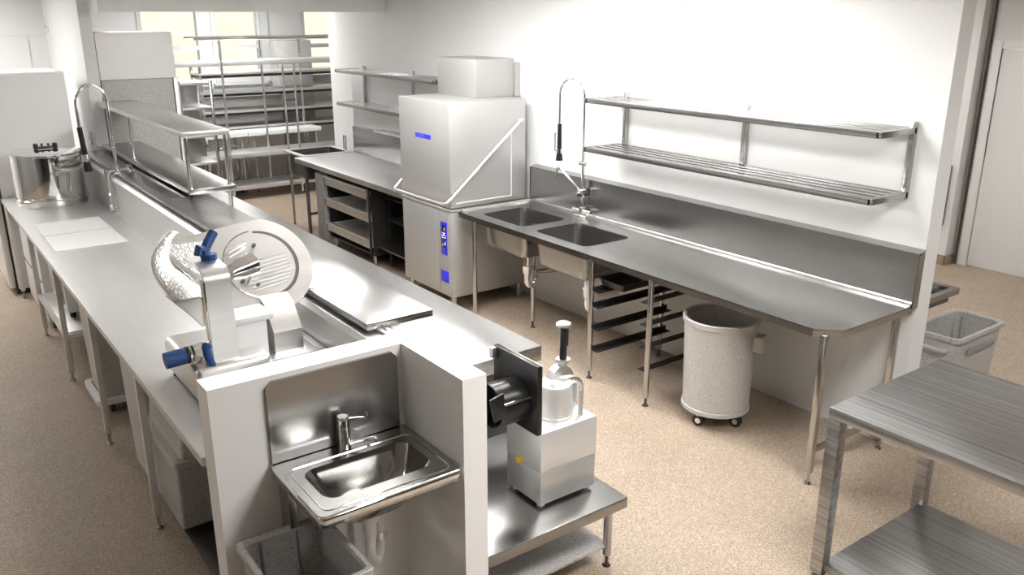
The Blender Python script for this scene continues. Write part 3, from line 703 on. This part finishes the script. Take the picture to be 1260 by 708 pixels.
# product carriage: curved dimpled tray to the left of the gauge plate
O_ = [(-.238, .572, .0), (-.285, .525, .02), (-.345, .44, .05), (-.362, .36, .07), (-.352, .29, .085), (-.325, .20, .10)]
I_ = [(-.198, .556, .015), (-.245, .51, .03), (-.275, .41, .035), (-.24, .34, .045), (-.19, .26, .06), (-.13, .205, .075)]
O2 = smooth([S(*p) for p in O_], 5); I2 = smooth([S(*p) for p in I_], 5)
ct = MB().grid([[a.lerp(b, k/6)+S(0, 0, .012*math.sin(PI*k/6))-S(0, 0, 0) for a, b in zip(O2, I2)] for k in range(7)])
car = ct.build('carriage_tray', 'dimpled', sl, thick=.004)
MB().prism([(-.262, .46), (-.255, .42), (-.165, .245), (-.11, .40), (-.10, .50), (-.25, .505)], S, .004, .010).build('carriage_plate', 'dimpled', sl)
MB().prism([(-.345, .24), (-.13, .215), (-.10, .19), (-.10, .09), (-.19, .09), (-.24, .075), (-.27, .13)], S, .085, .092).build('carriage_apron', 'satin_bright', sl)
MB().prism([(-.275, .42), (-.265, .43), (-.17, .30), (-.205, .255), (-.225, .27), (-.195, .30)], S, .05, .056).build('pusher_fin', 'satin_bright', sl)
MB().bar(S(-.09, .42, .03), S(-.165, .215, .075), .012, .03, S(0, 0, 1)-S(0, 0, 0), .003).build('pusher_bar', 'chrome', sl)
# carriage arm: a wide bent band standing on the base and reaching to the plate
prof = [(3.335, .95), (3.34, 1.2), (3.35, 1.40)]+[(3.40-.05*math.cos(R(a)), 1.42+.05*math.sin(R(a))) for a in range(0, 81, 16)]+[(3.50, 1.478), (3.62, 1.465)]
inn = [(y+.014, z-(.0 if i < 3 else .013)) for i, (y, z) in enumerate(prof)]
MB().prism(prof+inn[::-1], lambda u, v, h: (h+(1.49-v)*-.0, u, v), .925, 1.03).build('carriage_arm', 'satin_bright', sl)
MB().box(.918, .926, 3.345, 3.40, .97, 1.43, .003).build('arm_flange', 'chrome', sl)
MB().lathe([(.0, 0), (.03, 0), (.045, .05), (.05, .12), (.0, .13)], (1.05, 3.42, 1.425), (1, .35, .12), 24).build('arm_pivot', 'polished', sl)
MB().lathe([(.05, 0), (.06, .01), (.058, .10), (.0, .12)], (.90, 3.42, 1.03), (0, -.2, 1), 28).build('carriage_column', 'polished', sl)
# blue controls
kb = MB().cyl((.748, 3.40, 1.112), (.83, 3.40, 1.117), .034, seg=28).build('thickness_knob', 'blue', sl)
for x in (.833, .843, .853): MB().cyl((x, 3.40, 1.117), (x+.008, 3.40, 1.117), .036, seg=28).build('knob_ring', 'black' if x != .843 else 'chrome', kb)
lvp = [(.905, 3.335, 1.175), (.897, 3.33, 1.155), (.90, 3.325, 1.12), (.918, 3.325, 1.07), (.928, 3.325, 1.035)]
MB().tube(smooth(lvp, 4), [.012]*1+[.019]*4+[.017]*5+[.014]*6+[.012], 12).build('lock_lever', 'blue', sl)
MB().tube(smooth([(.985, 3.50, 1.475), (.985, 3.51, 1.51), (1.0, 3.52, 1.535), (1.025, 3.54, 1.56), (1.04, 3.55, 1.575)], 4), .021, 12).tube([(.955, 3.50, 1.50), (.96, 3.50, 1.53), (.99, 3.51, 1.515)], .019, 10).cyl((1.0, 3.50, 1.47), (1.0, 3.50, 1.50), .03).build('clamp_knob', 'blue', sl)
# motor housing and block under the plate
MB().box(1.05, 1.19, 3.42, 3.66, 1.0, 1.20, .012).build('motor_housing', 'white_enamel', sl)
MB().box(1.04, 1.215, 3.40, 3.56, 1.195, 1.225, .01).build('housing_cap', 'white_enamel', sl)
MB().prism([(3.42, 1.03), (3.42, 1.12), (3.50, 1.22), (3.70, 1.30), (3.70, 1.03)], lambda u, v, h: (h, u, v), 1.215, 1.345).build('support_block', 'satin_bright', sl)

# ------------------------------------------------------------------ hand basin on the low wall
hbn = thing('hand_basin', 'steel hand basin with lever tap and splash plate on the low white wall', 'basin', (1.2, 2.6, .86))
oR = rr(.932, 1.488, 2.345, 2.785, .025); hR = rr(.995, 1.425, 2.43, 2.665, .055)
MB().plate(oR, .846, .862, [hR]).build('rim', 'steel_plain', hbn)
L = [at(rr(.930, 1.490, 2.343, 2.787, .025), .864), at(rr(.930, 1.490, 2.343, 2.787, .025), .820)]
MB().loft(L, False, False).build('rim_edge', 'polished', hbn, thick=.003)
MB().tube(at(rr(.960, 1.462, 2.372, 2.70, .03), .8625), .003, 6, True).build('rim_bead', 'polished', hbn)
def oval(x0, x1, y0, y1, z, k):
    base = rr(x0, x1, y0, y1, .055); cx, cy = (x0+x1)/2, (y0+y1)/2; out = []
    for x, y in base:
        a = math.atan2((y-cy)/(y1-y0), (x-cx)/(x1-x0))
        ex, ey = cx+(x1-x0)/2*math.cos(a), cy+(y1-y0)/2*math.sin(a)
        out.append((x*(1-k)+ex*k, y*(1-k)+ey*k, z))
    return out
L = [oval(.995, 1.425, 2.43, 2.665, .862, 0), oval(.998, 1.422, 2.433, 2.662, .852, .0), oval(1.003, 1.417, 2.438, 2.657, .825, .2), oval(1.012, 1.408, 2.445, 2.653, .78, .5), oval(1.03, 1.39, 2.455, 2.646, .735, .8), oval(1.07, 1.35, 2.475, 2.63, .70, .95), oval(1.12, 1.30, 2.50, 2.605, .685, 1), oval(1.17, 1.25, 2.53, 2.58, .682, 1)]
bo = MB().loft(L, False, True)
bo.loft([[(x+(x-1.21)*.03, y+(y-2.547)*.05, z-.004) for x, y, z in lp] for lp in L[1:]], False, True)
bb = bo.build('basin_bowl', 'basin', hbn, angle=60)
MB().lathe([(0, .002), (.02, .003), (.03, 0)], (1.21, 2.555, .684)).build('drain', 'chrome', bb)
MB().cyl((1.21, 2.555, .685), (1.21, 2.555, .58), .022).cyl((1.21, 2.555, .67), (1.21, 2.555, .64), .032).build('drain_pipe', 'white_plastic', hbn)
poly = [(.935, .866), (1.468, .866), (1.468, 1.165), (1.445, 1.19), (.958, 1.19), (.935, 1.165)]
MB().prism(poly, lambda u, v, h: (u, h, v), 2.775, 2.789).build('splash_plate', 'bench_x', hbn)
tp = MB().cyl((1.205, 2.735, .862), (1.205, 2.735, .955), .025, seg=28).cyl((1.205, 2.735, .955), (1.205, 2.735, .96), .0235, seg=28).cyl((1.205, 2.735, .96), (1.205, 2.735, .99), .025, seg=28)
tb = tp.build('tap_body', 'chrome', hbn)
MB().tube(smooth([(1.215, 2.725, .885), (1.25, 2.705, .895), (1.295, 2.675, .905), (1.305, 2.668, .902), (1.307, 2.666, .888)], 4), .009, 10).build('spout', 'chrome', tb)
MB().cyl((1.205, 2.735, .99), (1.205, 2.735, 1.0), .0245, .02, 24).tube(smooth([(1.21, 2.73, .985), (1.25, 2.715, .985), (1.28, 2.70, .985), (1.285, 2.695, 1.0), (1.28, 2.70, 1.012)], 4), .0065, 10).build('tap_lever', 'chrome', tb)
MB().box(.955, .985, 2.70, 2.788, .35, .846, .003).build('bracket', 'steel_z', hbn)
MB().box(1.46, 1.49, 2.70, 2.788, .75, .846, .003).build('bracket', 'steel_z', hbn)
MB().tube(smooth([(1.21, 2.555, .59), (1.215, 2.58, .50), (1.25, 2.64, .40), (1.285, 2.68, .36), (1.315, 2.70, .40), (1.32, 2.71, .50), (1.32, 2.74, .54), (1.32, 2.785, .545)], 5), .021, 14).build('trap', 'white_plastic', hbn)
MB().cyl((1.318, 2.705, .44), (1.32, 2.708, .47), .028).build('trap_nut', 'chrome', hbn)
MB().box(1.225, 1.262, 2.745, 2.789, .02, .70, .003).build('pipe_duct', 'white_plastic', hbn)

# open bin under the basin
ub = thing('waste_bin', 'open grey speckled bin standing under the hand basin', 'bin', (.93, 2.54, 0))
def bin_loops(x0, x1, y0, y1, zt, tap, r, th=.012, lip=.014, lh=.03):
    return [at(rr(x0+tap, x1-tap, y0+tap, y1-tap, r), .0), at(rr(x0+lip, x1-lip, y0+lip, y1-lip, r), zt-lh), at(rr(x0, x1, y0, y1, r), zt-lh+.002), at(rr(x0, x1, y0, y1, r), zt-.004), at(rr(x0+.004, x1-.004, y0+.004, y1-.004, r), zt),
            at(rr(x0+lip+.004, x1-lip-.004, y0+lip+.004, y1-lip-.004, r), zt), at(rr(x0+lip+th, x1-lip-th, y0+lip+th, y1-lip-th, r), zt-.01), at(rr(x0+tap+th, x1-tap-th, y0+tap+th, y1-tap-th, r), .02)]
MB().loft(bin_loops(.750, 1.095, 2.295, 2.725, .63, .045, .02)).build('bin_body', 'speckle', ub)
rb = MB()
for x in (.835, .975): rb.bar((x, 2.693, .612), (x+.012, 2.668, .05), .008, .006, (0, 1, 0))
rb.build('rib', 'grey_plastic', ub)

# ------------------------------------------------------------------ vegetable cutter and its low table
vt = thing('machine_table', 'low steel table with undershelf carrying the vegetable cutter', 'table', (2.0, 2.4, 0))
MB().box(1.61, 2.415, 2.415, 3.6, .315, .37, .004).build('tabletop', 'bench_x', vt)
MB().box(1.64, 2.36, 2.47, 3.56, .10, .115, .003).build('undershelf', 'speckle_panel', vt)
for x, y in ((2.355, 2.475), (1.66, 2.475), (2.355, 3.5), (1.66, 3.5)): leg_round(vt, x, y, .32, .02)
MB().box(1.6, 1.612, 2.415, 2.425, .32, .50).build('wall_strip', 'grey_plastic', vt)
fp = thing('vegetable_cutter', 'steel vegetable cutter with black side chute and tall pusher on the low table', 'food machine', (2.2, 2.68, .37))
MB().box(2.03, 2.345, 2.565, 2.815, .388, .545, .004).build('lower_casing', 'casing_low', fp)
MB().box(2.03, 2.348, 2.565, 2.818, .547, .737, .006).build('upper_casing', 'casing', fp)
for x, y in ((2.06, 2.6), (2.315, 2.6), (2.06, 2.78), (2.315, 2.78)): MB().cyl((x, y, .37), (x, y, .39), .018).build('foot', 'white_plastic', fp)
MB().lathe([(0, 0), (.016, 0), (.016, .012), (.011, .018), (0, .018)], (2.03, 2.715, .553), (-1, 0, 0), 20).build('stop_button', 'yellow', fp)
fh = MB().lathe([(.0, 0), (.084, 0), (.084, .010), (.079, .014), (.079, .150), (.075, .157), (.0, .157)], (2.20, 2.685, .737), seg=48)
fh.build('feed_cylinder', 'casing', fp)
# back bracket, curved handle and pusher
MB().prism(arc((2.265, .875), .068, -35, 215, 24)+[(2.20, .80), (2.33, .80)], lambda u, v, h: (u, h, v), 2.715, 2.755).build('head_bracket', 'satin_bright', fp)
MB().box(2.30, 2.335, 2.69, 2.78, .737, .86, .006).build('bracket_post', 'satin', fp)
hp = smooth([(2.155, 2.66, .893), (2.165, 2.63, .925), (2.20, 2.605, .95), (2.25, 2.60, .94), (2.285, 2.605, .895), (2.295, 2.615, .84)], 4)
MB().loft([[p+Vector((0, -.014, 0)), p+Vector((0, .014, 0)), p+Vector((-.007, .014, -.009)), p+Vector((-.007, -.014, -.009))] for p in hp]).build('handle_arch', 'satin_bright', fp)
MB().cyl((2.292, 2.615, .737), (2.292, 2.615, .86), .012).build('handle_post', 'satin', fp)
PX, PY = 2.285, 2.735
MB().cyl((PX, PY, .90), (PX, PY, .96), .02).cyl((PX, PY, .958), (PX, PY, .970), .033).build('pusher_sleeve', 'satin_bright', fp)
MB().cyl((PX, PY, .97), (PX, PY, 1.125), .017).box(PX+.013, PX+.023, PY-.01, PY+.01, 1.03, 1.11, .003).build('pusher', 'black', fp)
MB().lathe([(0, 0), (.02, 0), (.034, .008), (.034, .018), (.025, .024), (0, .025)], (PX, PY, 1.122), seg=28).build('pusher_knob', 'satin_bright', fp)
MB().box(2.225, 2.243, 2.706, 2.716, .845, .875).build('latch', 'black', fp)
# black chute plate (faces the spine wall) and round chute
MB().box(2.008, 2.034, 2.565, 2.885, .735, 1.055, .004).build('chute_plate', 'black', fp)
MB().box(2.034, 2.045, 2.575, 2.87, .74, 1.05, .003).build('plate_backing', 'satin', fp)
ch = MB().lathe([(.098, 0), (.098, .15), (.092, .15), (.092, .0)], (2.01, 2.705, .865), (-1, 0, 0), 40)
ch.build('round_chute', 'black', fp)
MB().lathe([(0, 0), (.092, 0), (.092, .01), (0, .01)], (1.96, 2.705, .865), (-1, 0, 0), 40).build('chute_disc', 'black_matt', fp)
MB().tube([(2.01, 2.60, .91), (1.86, 2.60, .91)], .006, 8).build('paddle_rod', 'tube', fp)
MB().obox((1.84, 2.61, .90), .035, .006, .055, Matrix.Rotation(R(-12), 3, 'Y'), .003).build('paddle', 'black', fp)
MB().box(1.985, 2.008, 2.86, 2.885, 1.0, 1.05, .002).build('plate_clip', 'satin_bright', fp)

# ------------------------------------------------------------------ near right work table
rt = thing('work_table', 'brushed steel work table with undershelf in the near right corner', 'table', (3.5, 1.2, 0))
MB().box(3.05, 3.95, -.3, 1.872, .80, .85, .004).build('tabletop', 'steel_table', rt)
for x, y in ((3.078, 1.84), (3.915, 1.84), (3.078, -.26), (3.915, -.26)):
    lg = MB().box(x-.028, x+.028, y-.03, y+.03, .03, .80, .002).build('leg', 'steel_table', rt)
    MB().cyl((x, y, 0), (x, y, .035), .03, .024).build('foot', 'dark_steel', lg)
MB().box(3.07, 3.92, -.25, 1.83, .05, .085, .003).build('undershelf', 'steel_table', rt)

# ------------------------------------------------------------------ round bin on a dolly under the sink bench
cx, cy = 3.935, 3.205
rbn = thing('round_bin', 'round grey speckled bin on a wheeled dolly under the sink bench', 'bin', (cx, cy, 0))
MB().lathe([(0, .115), (.195, .115), (.205, .125), (.212, .40), (.222, .655), (.232, .66), (.234, .69), (.226, .697), (.212, .69), (.20, .40), (.19, .14), (0, .135)], (cx, cy, 0), seg=56).build('bin_body', 'speckle_light', rbn)
MB().lathe([(.15, .092), (.207, .092), (.212, .096), (.212, .120), (.206, .124), (.202, .116), (.15, .11)], (cx, cy, 0), seg=56, caps=False).build('dolly', 'speckle_light', rbn)
a = R(-75)
hx, hy = cx+.245*math.cos(R(-68)), cy+.245*math.sin(R(-68))
MB().obox((hx, hy, .56), .03, .045, .05, Matrix.Rotation(R(-68), 3, 'Z'), .008).build('handle', 'speckle_light', rbn)
for ang in (-85, -175, 5, 95):
    x, y = cx+.16*math.cos(R(ang)), cy+.16*math.sin(R(ang))
    c = MB().cyl((x-.013, y-.004, .038), (x+.013, y+.004, .038), .038).build('castor', 'rubber', rbn)
    MB().cyl((x-.017, y-.005, .038), (x+.017, y+.005, .038), .018).box(x-.018, x+.018, y-.012, y+.012, .07, .092).build('fork', 'chrome', c)

# ------------------------------------------------------------------ rectangular bin and wall frame past the wall end
gb = thing('waste_bin', 'open rectangular grey bin with grip handle past the end of the right wall', 'bin', (5.25, 2.4, 0))
MB().loft(bin_loops(4.92, 5.515, 2.235, 2.565, .60, .04, .045)).build('bin_body', 'speckle', gb)
MB().box(4.985, 5.0, 2.18, 2.24, .50, .535).box(4.945, 4.955, 2.20, 2.26, .50, .535)
gh = MB().tube(smooth([(4.918, 2.30, .52), (4.90, 2.30, .52), (4.888, 2.33, .52), (4.888, 2.45, .52), (4.90, 2.50, .52), (4.918, 2.50, .52)], 4), .012, 10)
gh.build('grip', 'speckle_light', gb)
MB().box(5.06, 5.40, 2.240, 2.249, .47, .505, .004).build('slot', 'grey_plastic', gb)
rb = MB()
for y in (2.31, 2.49): rb.bar((5.468, y, .57), (5.445, y, .06), .006, .008, (1, 0, 0))
rb.build('rib', 'grey_plastic', gb)
wf = thing('wall_frame', 'open steel frame shelf fixed to the back of the right wall end', 'frame', (4.64, 2.45, .9))
MB().plate(rr(4.636, 4.99, 2.312, 2.60, .01), .865, .9, [rr(4.68, 4.945, 2.352, 2.56, .008)]).build('frame', 'steel_plain', wf)
MB().bar((4.68, 2.50, .87), (4.945, 2.40, .87), .05, .012).build('flap', 'black', wf)
MB().box(4.70, 4.92, 2.34, 2.352, .82, .865).box(4.645, 4.90, 2.36, 2.40, .81, .84, .004).build('bracket', 'dark_steel', wf)

# ------------------------------------------------------------------ far storage zone
def rack(label, x0, x1, y0, y1, zs, posts, cat, name, mshelf='satin', th=.04, r=.016, under=None, group=None):
    t = thing(name, label, cat, ((x0+x1)/2, y0, 0), group)
    for z in zs:
        MB().box(x0, x1, y0, y1, z-th, z, .003).build('shelf', mshelf, t)
        if under: MB().box(x0+.01, x1-.01, y0+.01, y1-.01, z-th-.035, z-th-.002).build('shelf_underside', under, t)  # black sheet just below the shelf
    for x, y, z1 in posts: MB().cyl((x, y, 0), (x, y, z1), r, seg=14).build('post', 'chrome', t)
    return t
ra = rack('tall chrome post rack with thick steel shelf in front of the far windows', 2.95, 6.0, 11.5, 11.95, (1.86, .64, .20), [(3.705, 11.49, 2.13), (4.53, 11.49, 1.80), (4.69, 11.49, 1.80), (5.9, 11.49, 2.13), (3.0, 11.92, 1.83), (4.4, 11.92, 2.13), (5.9, 11.92, 1.83)], 'rack', 'storage_rack', 'satin', .06)
MB().tube([(3.39, 11.49, 2.145), (6.0, 11.49, 2.145)], .022, 10).tube([(3.39, 11.92, 2.145), (6.0, 11.92, 2.145)], .022, 10).build('top_rail', 'chrome', ra)
MB().tube([(4.53, 11.49, 1.32), (4.69, 11.49, 1.32)], .012, 8).tube(smooth([(4.53, 11.49, .06), (4.535, 11.48, .03), (4.56, 11.46, .02), (4.72, 11.46, .02)], 4), .014, 8).build('rung', 'dark_steel', ra)
rack('rear steel shelving with black undersides below the far windows', 3.66, 6.4, 12.35, 12.8, (1.66, 1.40, 1.13, .90), [(3.68, 12.37, 1.75), (5.05, 12.37, 1.75), (5.15, 12.37, 2.1), (6.3, 12.37, 1.75), (3.68, 12.78, 1.75)], 'rack', 'storage_rack', 'satin', .035, .02, 'black_matt')
tag(MB().box(5.06, 5.62, 13.0, 13.3, .0, 2.06, .01).build('steel_cabinet', 'speckle_panel', org=(5.3, 13.1, 0)), 'tall grey cabinet between the two far windows', 'cabinet')
tag(MB().box(3.72, 5.0, 12.82, 13.2, 0.0, 1.28, .01).build('steel_cabinet', 'satin', org=(4.4, 13, 0)), 'low grey steel cabinet behind the rear shelving', 'cabinet')
for (a, b, lab) in ((3.10, 4.135, 'white topped table behind the chrome rack, the left one'), (4.15, 5.25, 'white topped table behind the chrome rack, the right one')):
    t = thing('side_table', lab, 'table', ((a+b)/2, 11.98, 0), 'white topped tables')
    MB().box(a, b, 11.97, 12.33, .80, .86, .004).build('tabletop', 'white_enamel', t)
    for x in (a+.08, b-.08):
        for y in (12.0, 12.3): leg_round(t, x, y, .81, .016)
tl = thing('tray_trolley', 'narrow chrome tray trolley with shelves right of the tall cabinet', 'trolley', (2.95, 10.2, 0))
for x in (2.78, 3.14):
    for y in (10.2, 10.7): MB().box(x-.016, x+.016, y-.016, y+.016, .10, 1.72, .003).build('post', 'tube', tl)
for z in (1.70, 1.42, 1.10, .78, .46): MB().box(2.78, 3.14, 10.2, 10.7, z-.03, z, .004).build('shelf', 'satin', tl)
MB().box(2.80, 3.12, 10.66, 10.69, .2, 1.66).build('back_panel', 'steel_z', tl)
for x in (2.80, 3.12):
    for y in (10.22, 10.68): MB().cyl((x-.012, y, .05), (x+.012, y, .05), .05).build('castor', 'rubber', tl)
t = thing('hot_cupboard', 'low steel appliance with ledges below the left far window', 'appliance', (3.0, 11.2, 0))
MB().box(2.6, 3.4, 12.5, 13.2, 0, 1.62, .01).build('casing', 'satin', t)
MB().box(2.6, 3.4, 12.45, 12.5, 1.45, 1.50, .004).build('ledge', 'satin_bright', t)
MB().box(2.65, 3.35, 12.49, 12.51, 1.52, 1.60, .004).build('control_panel', 'dark_steel', t)
t = thing('dish_trolley', 'dark low trolley with castors among the far table legs', 'trolley', (3.9, 11.99, 0))
MB().box(3.72, 4.05, 12.02, 12.3, .12, .16, .004).build('deck', 'dark_steel', t)
for x in (3.76, 4.01):
    for y in (12.05, 12.27):
        MB().cyl((x-.012, y, .045), (x+.012, y, .045), .045).box(x-.01, x+.01, y-.01, y+.01, .05, .125).build('castor', 'rubber', t)
MB().tube(smooth([(3.74, 12.04, .16), (3.74, 12.04, .6), (3.85, 12.04, .68), (4.02, 12.04, .62), (4.03, 12.04, .16)], 4), .012, 8).build('handle', 'chrome', t)

# ------------------------------------------------------------------ world, camera, view
w = bpy.data.worlds.new('sky'); SC.world = w; w.use_nodes = True
n = w.node_tree.nodes; l = w.node_tree.links; bg = n['Background']
tc = n.new('ShaderNodeTexCoord'); nz = n.new('ShaderNodeTexNoise'); nz.inputs['Scale'].default_value = 14
l.new(tc.outputs['Generated'], nz.inputs['Vector'])
cr = n.new('ShaderNodeValToRGB'); cr.color_ramp.elements[0].position = .35; cr.color_ramp.elements[1].position = .65
cr.color_ramp.elements[0].color = (.93, .92, .76, 1); cr.color_ramp.elements[1].color = (1, .99, .90, 1)
l.new(nz.outputs['Fac'], cr.inputs['Fac']); l.new(cr.outputs['Color'], bg.inputs['Color']); bg.inputs['Strength'].default_value = .74

cam = bpy.data.cameras.new('camera'); co = bpy.data.objects.new('camera', cam); COL.objects.link(co)
f = 1048.
cam.sensor_width = 36; cam.lens = 36*f/1260; cam.clip_start = .05; cam.clip_end = 100
pitch = math.atan((354-17)/f); yaw = math.atan(805/math.hypot(f, 337))
co.location = (0, 0, 2.45); co.rotation_euler = (PI/2-pitch, 0, -yaw)
SC.camera = co
vs = SC.view_settings
vs.view_transform = 'Standard'; vs.look = 'None'; vs.exposure = .74; vs.gamma = 1; vs.use_curve_mapping = False
